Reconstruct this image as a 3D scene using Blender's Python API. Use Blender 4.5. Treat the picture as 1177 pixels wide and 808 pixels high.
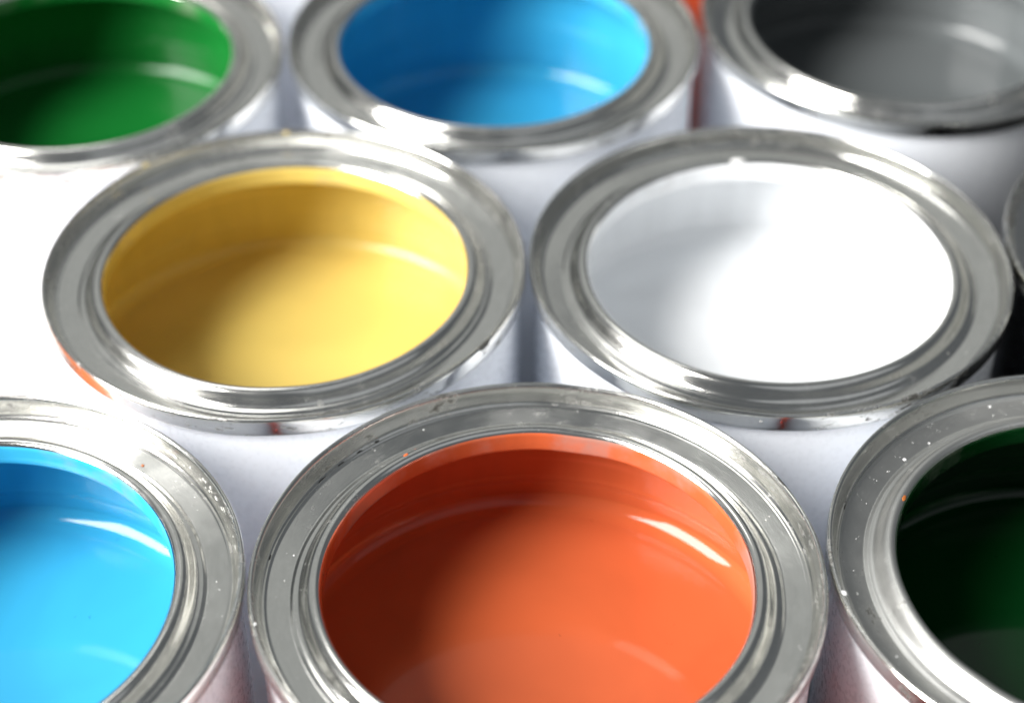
import bpy, math, random
import numpy as np
from mathutils import Vector

# ------------------------------------------------------------------ scene, camera, light
scene = bpy.context.scene
for o in list(bpy.data.objects):
    bpy.data.objects.remove(o)
S = 0.05                       # metres per can radius
CAN_H = 2.25                   # can height in radii
def rad(d): return math.radians(d)

cam_data = bpy.data.cameras.new('camera')
cam_data.sensor_width = 36.0
cam_data.lens = 36.0 * 2260.7 / 1177.0
cam_data.clip_start = 0.01
cam_data.clip_end = 50
cam_data.dof.use_dof = True
cam_data.dof.focus_distance = 7.05 * S
cam_data.dof.aperture_fstop = 8.5
cam_data.dof.aperture_blades = 0
cam = bpy.data.objects.new('camera', cam_data)
scene.collection.objects.link(cam)
cam.location = (0, 0, (CAN_H + 4.884) * S)
cam.rotation_euler = (rad(90 - 39.64), 0, 0)
scene.camera = cam

world = bpy.data.worlds.new('World')
scene.world = world
world.use_nodes = True
bg = world.node_tree.nodes['Background']
bg.inputs['Color'].default_value = (0.86, 0.93, 1.0, 1)
bg.inputs['Strength'].default_value = 0.12

def area_lamp(name, target, az, el, dist, w, h, power, colour):
    d = bpy.data.lights.new(name, 'AREA')
    d.shape = 'RECTANGLE'; d.size = w; d.size_y = h; d.energy = power; d.color = colour
    o = bpy.data.objects.new(name, d)
    scene.collection.objects.link(o)
    v = Vector((math.cos(rad(az)) * math.cos(rad(el)), math.sin(rad(az)) * math.cos(rad(el)), math.sin(rad(el))))
    o.location = Vector(target) + v * dist
    o.rotation_euler = v.to_track_quat('Z', 'Y').to_euler()
    return o
TARGET = (0, 6.3 * S, CAN_H * S)
# tall window to the left of the cans
area_lamp('window', TARGET, 203, 34, 1.6, 0.85, 1.25, 100, (1.0, 0.985, 0.96))
# added soft lamp beyond the cans, gives the tin grey to reflect
area_lamp('back_fill', TARGET, 112, 38, 2.6, 3.2, 2.0, 5.2, (0.98, 1.0, 0.95))
# added fill lamp on the near right, lifts the darker can sides
area_lamp('right_fill', TARGET, 318, 56, 1.9, 2.0, 1.4, 2.4, (0.93, 0.97, 1.0))
# unseen second source, small and high on the far side, whitens the rings
area_lamp('far_lamp', TARGET, 120, 60, 1.8, 0.55, 0.50, 3.0, (1.0, 1.0, 0.98))

vs = scene.view_settings
vs.view_transform = 'Standard'
vs.look = 'None'
vs.exposure = 0.0
vs.gamma = 1.0
vs.use_curve_mapping = False
scene.render.engine = 'CYCLES'
scene.cycles.max_bounces = 14
scene.cycles.glossy_bounces = 8
scene.cycles.diffuse_bounces = 8
scene.cycles.sample_clamp_indirect = 6.0

# ------------------------------------------------------------------ node helpers
class NT:
    def __init__(self, name):
        self.m = bpy.data.materials.new(name)
        self.m.use_nodes = True
        self.t = self.m.node_tree
        self.b = self.t.nodes['Principled BSDF']
    def n(self, kind, **kw):
        nd = self.t.nodes.new(kind)
        for k, v in kw.items(): setattr(nd, k, v)
        return nd
    def set(self, sock, v):
        if isinstance(v, bpy.types.NodeSocket): self.t.links.new(v, sock)
        else: sock.default_value = v
    def math(self, op, a, b=0.0, c=0.0):
        nd = self.n('ShaderNodeMath', operation=op)
        self.set(nd.inputs[0], a); self.set(nd.inputs[1], b); self.set(nd.inputs[2], c)
        return nd.outputs[0]
    def combine(self, x, y, z):
        nd = self.n('ShaderNodeCombineXYZ')
        self.set(nd.inputs[0], x); self.set(nd.inputs[1], y); self.set(nd.inputs[2], z)
        return nd.outputs[0]
    def noise(self, vec, scale, detail=3.0, rough=0.55, w=None, dist=0.0):
        nd = self.n('ShaderNodeTexNoise', noise_dimensions='4D' if w is not None else '3D')
        self.set(nd.inputs['Vector'], vec)
        if w is not None: self.set(nd.inputs['W'], w)
        nd.inputs['Scale'].default_value = scale
        nd.inputs['Detail'].default_value = detail
        nd.inputs['Roughness'].default_value = rough
        nd.inputs['Distortion'].default_value = dist
        return nd.outputs[0]
    def ramp(self, f, a, b, lo=0.0, hi=1.0):
        nd = self.n('ShaderNodeMapRange', interpolation_type='SMOOTHSTEP')
        self.set(nd.inputs[0], f)
        nd.inputs[1].default_value = a; nd.inputs[2].default_value = b
        nd.inputs[3].default_value = lo; nd.inputs[4].default_value = hi
        return nd.outputs[0]
    def mix(self, f, a, b):
        nd = self.n('ShaderNodeMix', data_type='RGBA')
        self.set(nd.inputs[0], f)
        self.set(nd.inputs[6], a if isinstance(a, bpy.types.NodeSocket) else (*a, 1))
        self.set(nd.inputs[7], b if isinstance(b, bpy.types.NodeSocket) else (*b, 1))
        return nd.outputs[2]
    def bump(self, h, strength, dist, normal=None):
        nd = self.n('ShaderNodeBump')
        nd.inputs['Strength'].default_value = strength
        nd.inputs['Distance'].default_value = dist
        self.set(nd.inputs['Height'], h)
        if normal is not None: self.set(nd.inputs['Normal'], normal)
        return nd.outputs[0]
    def coords(self):
        """object coordinates in can radii, and cylindrical (angle vector, radius, height), and a per object number"""
        tc = self.n('ShaderNodeTexCoord')
        sc = self.n('ShaderNodeVectorMath', operation='SCALE')
        self.set(sc.inputs[0], tc.outputs['Object']); sc.inputs['Scale'].default_value = 1.0 / S
        sp = self.n('ShaderNodeSeparateXYZ'); self.set(sp.inputs[0], sc.outputs[0])
        x, y, z = sp.outputs[0], sp.outputs[1], sp.outputs[2]
        r = self.math('SQRT', self.math('ADD', self.math('MULTIPLY', x, x), self.math('MULTIPLY', y, y)))
        ux, uy = self.math('DIVIDE', x, r), self.math('DIVIDE', y, r)
        oi = self.n('ShaderNodeObjectInfo')
        w = self.math('MULTIPLY', oi.outputs['Random'], 37.0)
        return sc.outputs[0], ux, uy, r, z, w

def tin_material(name, tint=(0.88, 0.87, 0.83), rough=0.12, wear=0.4, grime_shade=0.0, film=0.0):
    k = NT(name)
    P, ux, uy, r, z, w = k.coords()
    off = k.combine(w, k.math('MULTIPLY', w, 1.7), k.math('MULTIPLY', w, 0.6))
    # drawn around the axis: coordinates that change slowly with angle, fast across the profile
    across = k.math('ADD', k.math('MULTIPLY_ADD', r, 26.0, w), k.math('MULTIPLY', z, 34.0))
    scuffs = k.noise(k.combine(k.math('MULTIPLY_ADD', ux, 10.0, w), k.math('MULTIPLY', uy, 10.0), across), 1.0, 5, 0.72)
    pa = k.n('ShaderNodeVectorMath', operation='ADD'); k.set(pa.inputs[0], P); k.set(pa.inputs[1], off)
    blotch = k.noise(pa.outputs[0], 2.6, 4, 0.6)
    waves = k.noise(pa.outputs[0], 2.2, 1, 0.4)
    grain = k.noise(pa.outputs[0], 95.0, 3, 0.6)
    dirt_shade = k.math('MULTIPLY', k.ramp(scuffs, 0.585 - grime_shade, 0.66 - grime_shade), k.ramp(blotch, 0.50 - 1.5 * grime_shade, 0.66 - 1.5 * grime_shade))  # real dirt; on the seam it also carries painted dark reflections
    dirt_shade = k.math('MULTIPLY', dirt_shade, 0.8 * wear)
    dust = k.math('MULTIPLY', k.ramp(grain, 0.69, 0.75), k.ramp(blotch, 0.46, 0.60))
    col = k.mix(k.ramp(scuffs, 0.35, 0.65), tuple(c * 0.94 for c in tint), tint)
    col = k.mix(dirt_shade, col, (0.055, 0.052, 0.045))
    col = k.mix(k.math('MULTIPLY', dust, 0.22 * wear), col, (0.75, 0.75, 0.73))
    k.set(k.b.inputs['Base Color'], col)
    k.set(k.b.inputs['Metallic'], k.math('SUBTRACT', 1.0 - film, k.math('ADD', k.math('MULTIPLY', dirt_shade, 0.35), k.math('MULTIPLY', dust, 0.15))))
    ro = k.math('MULTIPLY_ADD', k.ramp(blotch, 0.35, 0.7), 0.10, rough)
    ro = k.math('MULTIPLY_ADD', dirt_shade, 0.35, ro)
    ro = k.math('MULTIPLY_ADD', dust, 0.20, ro)
    k.set(k.b.inputs['Roughness'], ro)
    hgt = k.math('MULTIPLY_ADD', k.ramp(scuffs, 0.55, 0.75), 0.012, waves)
    hgt = k.math('MULTIPLY_ADD', dust, 0.008, hgt)
    k.set(k.b.inputs['Normal'], k.bump(hgt, 0.5, 0.014 * S))
    return k.m

def paint_material(name, colour, gloss=0.07):
    k = NT(name)
    P, ux, uy, r, z, w = k.coords()
    sw = k.noise(P, 1.6, 3, 0.5, w, 0.6)
    fleck = k.noise(P, 38.0, 2, 0.5, w)
    dark = tuple(c * 0.90 for c in colour)
    col = k.mix(k.ramp(sw, 0.35, 0.65), dark, colour)
    col = k.mix(k.math('MULTIPLY', k.ramp(fleck, 0.735, 0.77), 0.5), col, tuple(c * 0.45 for c in colour))
    k.set(k.b.inputs['Base Color'], col)
    k.b.inputs['Roughness'].default_value = gloss
    k.b.inputs['IOR'].default_value = 1.5
    k.b.inputs['Specular IOR Level'].default_value = 0.32
    n1 = k.bump(k.noise(P, 3.0, 2, 0.5, w), 0.05, 0.02 * S)
    k.set(k.b.inputs['Normal'], n1)
    return k.m

def coat_material(name, colour, cover=0.0):
    """dried paint film on the tin of the inner wall: streaks run down it"""
    k = NT(name)
    P, ux, uy, r, z, w = k.coords()
    runs = k.noise(k.combine(k.math('MULTIPLY', ux, 9.0), k.math('MULTIPLY', uy, 9.0), k.math('MULTIPLY', z, 1.2)), 1.0, 4, 0.6, w)
    rings = k.noise(k.combine(ux, uy, k.math('MULTIPLY', z, 26.0)), 1.0, 3, 0.6, w)
    patch = k.noise(k.combine(k.math('MULTIPLY', ux, 2.2), k.math('MULTIPLY', uy, 2.2), k.math('MULTIPLY', z, 3.0)), 1.0, 4, 0.6, w)
    col = k.mix(k.ramp(runs, 0.35, 0.68), tuple(c * 0.93 for c in colour), colour)
    col = k.mix(k.math('MULTIPLY', k.ramp(rings, 0.55, 0.7), 0.55), col, tuple(min(1, c * 1.2 + 0.02) for c in colour))
    bare = k.ramp(patch, 0.58 - cover, 0.80 - cover)
    bare = k.math('MULTIPLY', bare, 0.5 if cover > 0 else 0.0)
    col = k.mix(bare, col, (0.52, 0.46, 0.42))
    k.set(k.b.inputs['Base Color'], col)
    k.set(k.b.inputs['Metallic'], k.math('MULTIPLY', bare, 0.8))
    k.set(k.b.inputs['Roughness'], k.math('ADD', 0.12, k.math('MULTIPLY', k.ramp(runs, 0.4, 0.7), 0.12)))
    n1 = k.bump(runs, 0.06, 0.02 * S)
    n2 = k.bump(rings, 0.12, 0.012 * S, n1)
    k.set(k.b.inputs['Normal'], n2)
    return k.m

def lacquer_material(name, colour):
    k = NT(name)
    P, ux, uy, r, z, w = k.coords()
    f = k.noise(P, 5.0, 4, 0.6, w)
    g = k.noise(P, 45.0, 3, 0.6, w)
    col = k.mix(k.ramp(f, 0.3, 0.7), tuple(c * 0.985 for c in colour), colour)
    k.set(k.b.inputs['Base Color'], col)
    k.set(k.b.inputs['Roughness'], k.math('ADD', 0.22, k.math('MULTIPLY', g, 0.12)))
    return k.m

def speck_material(name, colour, rough=0.35):
    k = NT(name)
    P, ux, uy, r, z, w = k.coords()
    f = k.noise(P, 60.0, 2, 0.5, w)
    k.set(k.b.inputs['Base Color'], k.mix(f, tuple(c * 0.8 for c in colour), colour))
    k.b.inputs['Roughness'].default_value = rough
    return k.m

def table_material():
    k = NT('white_table')
    tc = k.n('ShaderNodeTexCoord')
    f = k.noise(tc.outputs['Object'], 14.0, 5, 0.6)
    k.set(k.b.inputs['Base Color'], k.mix(f, (0.76, 0.77, 0.78), (0.84, 0.845, 0.85)))
    k.b.inputs['Roughness'].default_value = 0.4
    k.set(k.b.inputs['Normal'], k.bump(k.noise(tc.outputs['Object'], 300.0, 3, 0.6), 0.1, 0.0004))
    return k.m

TIN = tin_material('tin_plate')
TIN_SEAM = tin_material('tin_seam', (0.82, 0.815, 0.78), 0.13, 1.15, 0.045)  # dark streaks: black scuffs plus shaded reflections put into the colour
DULL_TIN = tin_material('dull_dusty_tin', (0.66, 0.66, 0.635), 0.30, 1.2, 0.0, 0.06)
WHITE_LACQUER = lacquer_material('white_lacquer', (0.86, 0.885, 0.93))
BLACK_LACQUER = lacquer_material('black_lacquer', (0.012, 0.013, 0.014))
ORANGE_LACQUER = lacquer_material('orange_lacquer', (0.80, 0.22, 0.06))
RED_LACQUER = lacquer_material('orange_red_lacquer', (0.72, 0.10, 0.03))

# ------------------------------------------------------------------ mesh helpers
SEG = 224
def smooth_profile(pts, per=5):
    """Catmull-Rom through the profile points; a point given twice keeps a crease"""
    P = np.array(pts, float)
    out = []
    for i in range(len(P) - 1):
        p1, p2 = P[i], P[i + 1]
        if np.allclose(p1, p2):
            continue
        p0 = P[i - 1] if i > 0 else 2 * p1 - p2
        p3 = P[i + 2] if i + 2 < len(P) else 2 * p2 - p1
        for t in np.linspace(0, 1, per, endpoint=False):
            out.append(0.5 * (2 * p1 + (p2 - p0) * t + (2 * p0 - 5 * p1 + 4 * p2 - p3) * t * t + (3 * p1 - p0 - 3 * p2 + p3) * t ** 3))
    out.append(P[-1])
    return np.array(out)

class Wobble:
    """gentle out-of-roundness and small dents of one can"""
    def __init__(self, seed):
        R = random.Random(seed)
        self.h = [(k, R.uniform(0, 6.283), R.uniform(0.3, 1.0) / k ** 0.8) for k in (2, 3, 5, 7, 11)]
        self.g = [(k, R.uniform(0, 6.283), R.uniform(0.3, 1.0) / k ** 0.8) for k in (2, 3, 4, 7, 13)]
        self.d = [(R.uniform(0, 6.283), R.uniform(0.07, 0.20), R.uniform(-1, 1), R.uniform(-1, 1)) for _ in range(7)]
    def __call__(self, a, amp):
        dr = sum(c * np.sin(k * a + p) for k, p, c in self.h) * 0.0020
        dz = sum(c * np.sin(k * a + p) for k, p, c in self.g) * 0.0020
        for a0, w, u, v in self.d:
            da = (a - a0 + math.pi) % (2 * math.pi) - math.pi
            b = np.exp(-(da / w) ** 2)
            dr = dr + 0.0025 * u * b
            dz = dz + 0.0025 * v * b
        return dr * amp, dz * amp

def new_object(name, verts, faces, mat, parent=None, smooth=True):
    me = bpy.data.meshes.new(name)
    me.from_pydata([tuple(v) for v in verts], [], faces)
    if smooth:
        me.polygons.foreach_set('use_smooth', [True] * len(me.polygons))
    me.materials.append(mat)
    me.update()
    o = bpy.data.objects.new(name, me)
    scene.collection.objects.link(o)
    if parent is not None:
        o.parent = parent
    return o

def lathe(name, prof, mat, parent, wob=None, amp=0.0, seg=SEG, z0=CAN_H, cap_centre=False, closed=False):
    a = np.arange(seg) * 2 * math.pi / seg
    dr, dz = wob(a, amp) if wob else (np.zeros(seg), np.zeros(seg))
    n = len(prof)
    r = prof[:, 0][:, None] + dr[None, :]
    z = prof[:, 1][:, None] + dz[None, :] + z0
    V = np.stack([r * np.cos(a), r * np.sin(a), z], -1).reshape(-1, 3) * S
    V = V.tolist()
    F = []
    rows = n if closed else n - 1
    for i in range(rows):
        i2 = (i + 1) % n
        for j in range(seg):
            k = (j + 1) % seg
            F.append((i * seg + j, i * seg + k, i2 * seg + k, i2 * seg + j))
    if cap_centre:
        c = len(V)
        V.append((0.0, 0.0, (prof[-1, 1] + z0) * S))
        b = (n - 1) * seg
        for j in range(seg):
            F.append((b + j, b + (j + 1) % seg, c))
    return new_object(name, V, F, mat, parent)

# profiles, (radius, height below the rim) in can radii, listed so that faces point outward
SEAM = smooth_profile([(0.966, -0.081), (0.982, -0.080), (0.9915, -0.075), (0.9943, -0.062), (0.9945, -0.040), (0.994, -0.020), (0.9915, -0.007), (0.986, -0.0008),
                       (0.979, -0.0012), (0.9725, -0.009), (0.9680, -0.026), (0.962, -0.052), (0.956, -0.071), (0.948, -0.080)], 5)
RING = smooth_profile([(0.948, -0.080), (0.944, -0.0775), (0.939, -0.0790), (0.933, -0.0820), (0.922, -0.0840), (0.895, -0.0885), (0.868, -0.0930), (0.8570, -0.0945),
                       (0.8495, -0.0915), (0.8420, -0.0880), (0.8335, -0.0865), (0.8245, -0.0835), (0.8155, -0.0755), (0.8065, -0.0625), (0.7975, -0.0480),
                       (0.7880, -0.0370), (0.7760, -0.0310), (0.7630, -0.0310), (0.7530, -0.0365), (0.747, -0.0450)], 5)
NECK = smooth_profile([(0.747, -0.0450), (0.7435, -0.054), (0.7425, -0.068), (0.7420, -0.088), (0.7425, -0.112), (0.745, -0.126), (0.752, -0.132), (0.765, -0.132)], 4)
WALL = smooth_profile([(0.765, -0.132), (0.81, -0.122), (0.90, -0.112), (0.94, -0.118), (0.954, -0.14), (0.9555, -0.18), (0.9555, -0.30), (0.9555, -0.42),
                       (0.955, -0.455), (0.9525, -0.470), (0.955, -0.485), (0.9545, -0.50), (0.955, -0.62), (0.955, -0.80), (0.955, -1.0)], 4)
def paint_profile(level, rho):
    """flat paint that creeps up the wall in a small concave fillet"""
    return np.array([(0.9537 - rho * math.sin(rad(66)) + rho * math.sin(rad(t)), level + rho * (1 - math.cos(rad(t)))) for t in range(66, -1, -3)]
                    + [(r_, level) for r_ in (0.82, 0.76, 0.66, 0.5, 0.3, 0.1, 0.02)])
BODY = np.array([(0.955, -CAN_H + 0.05), (0.964, -CAN_H + 0.055), (0.966, -CAN_H + 0.07), (0.966, -1.6), (0.966, -1.0), (0.966, -0.5), (0.966, -0.10), (0.9655, -0.085), (0.964, -0.078)])
FOOT = smooth_profile([(0.93, -CAN_H + 0.035), (0.955, -CAN_H + 0.012), (0.97, -CAN_H), (0.985, -CAN_H + 0.008), (0.989, -CAN_H + 0.03), (0.986, -CAN_H + 0.054), (0.964, -CAN_H + 0.060)], 4)

def speck(name, ring_part, az, r, z, size, colour_mat, normal=None, stretch=1.0, seed=0, thick=0.16):
    """a small lumpy drop or painted reflection on the tin, a sub-part of the ring or seam it sits on"""
    R = random.Random(seed)
    n = Vector(normal or (0, 0, 1)).normalized()
    ca, sa = math.cos(rad(az)), math.sin(rad(az))
    out = Vector((ca, sa, 0)); tan = Vector((-sa, ca, 0)); up = Vector((0, 0, 1))
    N = (out * n.x + up * n.z).normalized()
    B = N.cross(tan).normalized()
    c = (out * r + up * (CAN_H + z)) * S
    V, F = [], []
    M = 10
    ks = [R.uniform(0.7, 1.25) for _ in range(M)]
    for i, (q, hgt) in enumerate(((1.0, -0.10), (0.85, thick * 0.55), (0.5, thick * 0.9))):
        for j in range(M):
            t = 2 * math.pi * j / M
            p = c + (tan * math.cos(t) * stretch + B * math.sin(t)) * (size * S * q * ks[j]) + N * (size * S * hgt)
            V.append(tuple(p))
    V.append(tuple(c + N * (size * S * thick)))
    for i in range(2):
        for j in range(M):
            F.append((i * M + j, i * M + (j + 1) % M, (i + 1) * M + (j + 1) % M, (i + 1) * M + j))
    for j in range(M):
        F.append((2 * M + j, 2 * M + (j + 1) % M, 3 * M))
    return new_object(name, V, F, colour_mat, ring_part)

# ------------------------------------------------------------------ the table
def box(name, x0, x1, y0, y1, z0, z1, mat):
    V = [(x, y, z) for z in (z0, z1) for y in (y0, y1) for x in (x0, x1)]
    F = [(0, 2, 3, 1), (4, 5, 7, 6), (0, 1, 5, 4), (2, 6, 7, 3), (0, 4, 6, 2), (1, 3, 7, 5)]
    return new_object(name, V, F, mat, None, False)
table = box('table', -0.9, 0.9, -0.3, 1.3, -0.03, 0.0, table_material())
table['kind'] = 'structure'

# ------------------------------------------------------------------ the cans
COL = {
    'orange': (0.53, 0.110, 0.038),
    'yellow': (0.68, 0.52, 0.14),
    'white': (0.885, 0.90, 0.915),
    'sky': (0.042, 0.365, 0.60),
    'green': (0.008, 0.15, 0.024),
    'forest': (0.0025, 0.038, 0.008),
    'grey': (0.135, 0.147, 0.15),
    'red': (0.60, 0.03, 0.02),
}
PAINT_MAT = {k: paint_material('wet_paint_' + k, v, {'yellow': 0.20, 'green': 0.16, 'grey': 0.12, 'white': 0.15}.get(k, 0.06)) for k, v in COL.items()}
COAT_MAT = {k: coat_material('paint_film_' + k, v) for k, v in COL.items()}
NECK_MAT = {k: coat_material('thin_paint_film_' + k, v, {'orange': 0.15, 'sky': 0.14, 'white': 0.02}.get(k, 0.06)) for k, v in COL.items()}

FILL = {6: (-0.80, 0.09), 7: (-0.68, 0.085), 8: (-0.61, 0.085), 1: (-0.60, 0.09), 2: (-0.615, 0.075), 3: (-0.57, 0.07), 4: (-0.605, 0.095), 5: (-0.61, 0.08)}     # paint height and fillet, visible cans
GROUP = 'open paint cans packed together'
def paint_can(x, y, colour, label, body_mat, seed, turn=0.0):
    t = bpy.data.objects.new('paint_can', None)
    t.empty_display_size = 0.02
    scene.collection.objects.link(t)
    t.location = (x * S, y * S, 0)
    t['label'] = label; t['category'] = 'paint can'; t['group'] = GROUP
    wob = Wobble(seed)
    wob2 = Wobble(seed + 500)
    parts = {}
    parts['body'] = lathe('body', BODY, body_mat, t, None, 0, 160)
    lathe('bottom_rim', FOOT, TIN_SEAM, t, None, 0, 96)
    parts['seam'] = lathe('outer_rim', SEAM, TIN_SEAM, t, wob, 0.8)
    parts['ring'] = lathe('lid_ring', RING, DULL_TIN if seed == 5 else TIN, t, wob, 0.8)
    lathe('neck', NECK, NECK_MAT[colour], parts['ring'], wob, 0.8)
    lathe('inner_wall', WALL, COAT_MAT[colour], t, None, 0, 160)
    R = random.Random(seed * 13)
    level, rho = FILL.get(seed, (-0.60 + R.uniform(-0.02, 0.02), R.uniform(0.07, 0.10)))
    lathe('paint', paint_profile(level, rho), PAINT_MAT[colour], t, None, 0, 160, cap_centre=True)
    return t, parts

CANS = {}
def add(key, *a):
    CANS[key] = paint_can(*a)
add('orange', 0.089, 4.726, 'orange', 'can of glossy orange paint at front centre, between light blue and dark green', WHITE_LACQUER, 1)
add('yellow', -0.935, 6.478, 'yellow', 'can of yellow paint in the middle row with silver rim', WHITE_LACQUER, 2)
add('white', 1.063, 6.507, 'white', 'can of white paint in the middle row, right of yellow', WHITE_LACQUER, 3)
add('front_blue', -1.909, 4.650, 'sky', 'can of light blue paint at front left with scuffed rim', WHITE_LACQUER, 4)
add('front_green', 2.090, 4.778, 'forest', 'can of very dark green paint at front right, cut by the edge', WHITE_LACQUER, 5)
add('back_blue', -0.088, 8.295, 'sky', 'blurred can of blue paint in the back row between green and grey', WHITE_LACQUER, 6)
add('back_green', -2.088, 8.120, 'green', 'blurred can of green paint at the back left', WHITE_LACQUER, 7)
add('back_grey', 1.925, 8.500, 'grey', 'blurred can of dark grey paint at the back right', WHITE_LACQUER, 8)
add('right_edge', 3.060, 6.570, 'red', 'can with black side at the right edge, only a sliver of its rim showing', BLACK_LACQUER, 9)
add('far_white', -1.150, 10.02, 'white', 'white-sided can seen in the gap behind the back green and blue cans', WHITE_LACQUER, 10)
add('far_orange', 0.865, 10.21, 'orange', 'can with an orange label, seen in the gap behind the back blue and grey cans', WHITE_LACQUER, 11)

add('left_orange', -4.55, 6.45, 'orange', 'can with orange-red sides standing apart, left of the yellow can, outside the picture', ORANGE_LACQUER, 12)  # added out of view so that orange shows in the rims
add('near_left', -0.930, 2.895, 'red', 'can with orange-red sides in front of the light blue and orange cans, below the picture', RED_LACQUER, 13)  # added out of view to redden the nearby can sides
add('near_right', 1.110, 2.965, 'red', 'can with orange-red sides in front of the orange and dark green cans, below the picture', RED_LACQUER, 14)  # unseen like its neighbour, added for red reflections

def label_panel(key, az0, az1, z0, z1, mat):
    n = 40
    V, F = [], []
    for i in range(n + 1):
        a = rad(az0 + (az1 - az0) * i / n)
        for z in (z0, z1):
            V.append((0.9685 * S * math.cos(a), 0.9685 * S * math.sin(a), (CAN_H + z) * S))
    for i in range(n):
        F.append((2 * i, 2 * i + 2, 2 * i + 3, 2 * i + 1))
    return new_object('label', V, F, mat, CANS[key][1]['body'])
label_panel('far_orange', 170, 279, -2.0, -0.12, RED_LACQUER)

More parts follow.
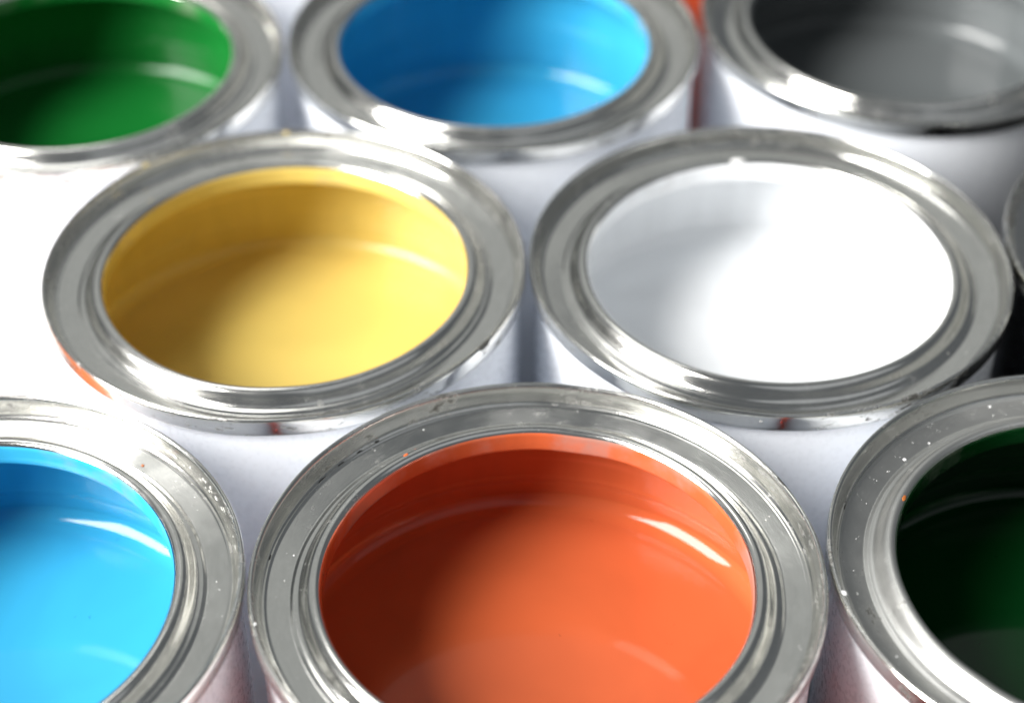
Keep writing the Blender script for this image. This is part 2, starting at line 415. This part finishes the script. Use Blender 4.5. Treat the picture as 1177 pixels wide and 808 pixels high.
# ------------------------------------------------------------------ drops, smears, dust and painted reflections on the tin
DROP = {k: speck_material('drop_glint_' + k, v, 0.3) for k, v in {  # red also colours the reflections painted on the seams
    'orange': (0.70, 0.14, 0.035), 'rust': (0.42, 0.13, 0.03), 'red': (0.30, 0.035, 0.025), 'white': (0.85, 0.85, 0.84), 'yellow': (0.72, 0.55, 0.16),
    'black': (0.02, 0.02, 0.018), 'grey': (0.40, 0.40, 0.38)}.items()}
SPOTS = [  # can, part, azimuth, radius, height, size, colour, outward/up normal, stretch along the rim
    ('orange', 'ring', 128.1, 0.777, -0.0425, 0.011, 'orange', (0.2, 0, 1), 1.5),
    ('orange', 'ring', 124.0, 0.800, -0.0470, 0.005, 'orange', (0.3, 0, 1), 1.3),
    ('orange', 'ring', 169.7, 0.872, -0.0915, 0.006, 'white', (-0.1, 0, 1), 1.2),
    ('orange', 'seam', -165.1, 0.980, -0.0006, 0.008, 'white', (0.2, 0, 1), 1.4),
    ('orange', 'ring', 22.4, 0.905, -0.0870, 0.006, 'grey', (-0.1, 0, 1), 1.2),
    ('orange', 'ring', 146.0, 0.946, -0.0785, 0.0055, 'black', (-0.3, 0, 1), 6.0),
    ('orange', 'ring', 139.5, 0.946, -0.0785, 0.006, 'black', (-0.3, 0, 1), 4.0),
    ('orange', 'ring', 134.0, 0.945, -0.0785, 0.007, 'black', (-0.3, 0, 1), 3.2),
    ('orange', 'ring', 129.0, 0.945, -0.0785, 0.009, 'black', (-0.3, 0, 1), 2.0),
    ('orange', 'ring', 172.0, 0.946, -0.0785, 0.007, 'black', (-0.3, 0, 1), 3.0),
    ('front_green', 'ring', 154.0, 0.757, -0.0405, 0.014, 'rust', (-0.2, 0, 1), 1.8),
    ('front_green', 'ring', 136.3, 0.870, -0.0918, 0.011, 'white', (-0.1, 0, 1), 1.1),
    ('front_green', 'ring', 127.1, 0.866, -0.0920, 0.007, 'white', (-0.1, 0, 1), 1.3),
    ('front_green', 'ring', 106.3, 0.925, -0.0845, 0.008, 'white', (-0.1, 0, 1), 1.6),
    ('front_green', 'seam', -170.4, 0.977, -0.0010, 0.014, 'white', (0, 0, 1), 1.6),
    ('yellow', 'seam', 94.8, 0.972, -0.0085, 0.009, 'yellow', (-0.8, 0, 0.6), 2.6),
    ('yellow', 'seam', 133.9, 0.978, -0.0006, 0.012, 'yellow', (0, 0, 1), 2.6),
    ('yellow', 'ring', 139.1, 0.850, -0.0800, 0.010, 'yellow', (1, 0, 0.6), 1.8),
    ('yellow', 'seam', -87.0, 0.9945, -0.0420, 0.009, 'red', (1, 0, 0), 0.6),  # red reflection on the seam, painted as a speck
    ('white', 'ring', 94.7, 0.757, -0.0405, 0.026, 'white', (-0.2, 0, 1), 2.0),
    ('white', 'seam', -93.0, 0.9945, -0.0300, 0.009, 'red', (1, 0, 0), 0.7),  # another seam reflection put in as red colour
    ('white', 'seam', -97.4, 0.9945, -0.0300, 0.009, 'grey', (1, 0, 0), 1.5),
    ('white', 'ring', -37.9, 0.842, -0.0660, 0.006, 'grey', (0.8, 0, 0.6), 1.2),
    ('right_edge', 'seam', 143.0, 0.968, -0.0150, 0.030, 'red', (-1, 0, 0.4), 2.2),
    ('front_blue', 'ring', 52.1, 0.880, -0.0903, 0.010, 'rust', (-0.1, 0, 1), 1.0),
]
R0 = random.Random(77)
for i in range(16):     # pale scuffing on the rim of the front light blue can
    az = R0.gauss(33, 9)
    u = R0.random()
    SPOTS.append(('front_blue', 'seam', az, 0.9655 - 0.006 * u, -0.026 - 0.030 * u, R0.uniform(0.004, 0.010), 'grey', (-1, 0, 0.25), R0.uniform(1.0, 3.5)))
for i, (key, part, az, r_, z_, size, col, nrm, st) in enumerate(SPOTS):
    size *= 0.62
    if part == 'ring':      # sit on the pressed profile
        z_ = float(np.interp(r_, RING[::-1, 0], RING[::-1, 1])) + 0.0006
    speck('drop_or_glint' if col not in ('black', 'grey') else 'scuff_mark', CANS[key][1][part], az, r_, z_, size, DROP[col], nrm, st, i)

def dust(key, count, az0, az1, seed):
    """settled specks on the flat of the ring, far too many to count: one part"""
    R = random.Random(seed)
    V, F = [], []
    for _ in range(count):
        az = R.uniform(az0, az1)
        t = R.random() ** 0.7
        rr = 0.868 + 0.063 * t
        zz = -0.0910 + 0.0090 * t
        q = min(0.0040, 0.0011 * math.exp(R.gauss(0, 0.55)))
        c = np.array([rr * math.cos(rad(az)), rr * math.sin(rad(az)), CAN_H + zz])
        b = len(V)
        for dx, dy, dz in ((1, 0, 0), (0, 1, 0), (-1, 0, 0), (0, -1, 0), (0, 0, 1)):
            V.append(tuple((c + q * np.array([dx * R.uniform(0.6, 1.5), dy * R.uniform(0.6, 1.5), dz * 0.8 - 0.1])) * S))
        F += [(b, b + 1, b + 4), (b + 1, b + 2, b + 4), (b + 2, b + 3, b + 4), (b + 3, b, b + 4)]
    o = new_object('dust', V, F, DROP['white'], CANS[key][1]['ring'], False)
    o['kind'] = 'stuff'
dust('front_green', 120, 85, 215, 3)
dust('orange', 45, 0, 360, 4)
dust('white', 35, 200, 340, 5)
dust('front_blue', 45, -60, 90, 6)
dust('yellow', 30, 180, 340, 7)
print('built', len(bpy.data.objects), 'objects')
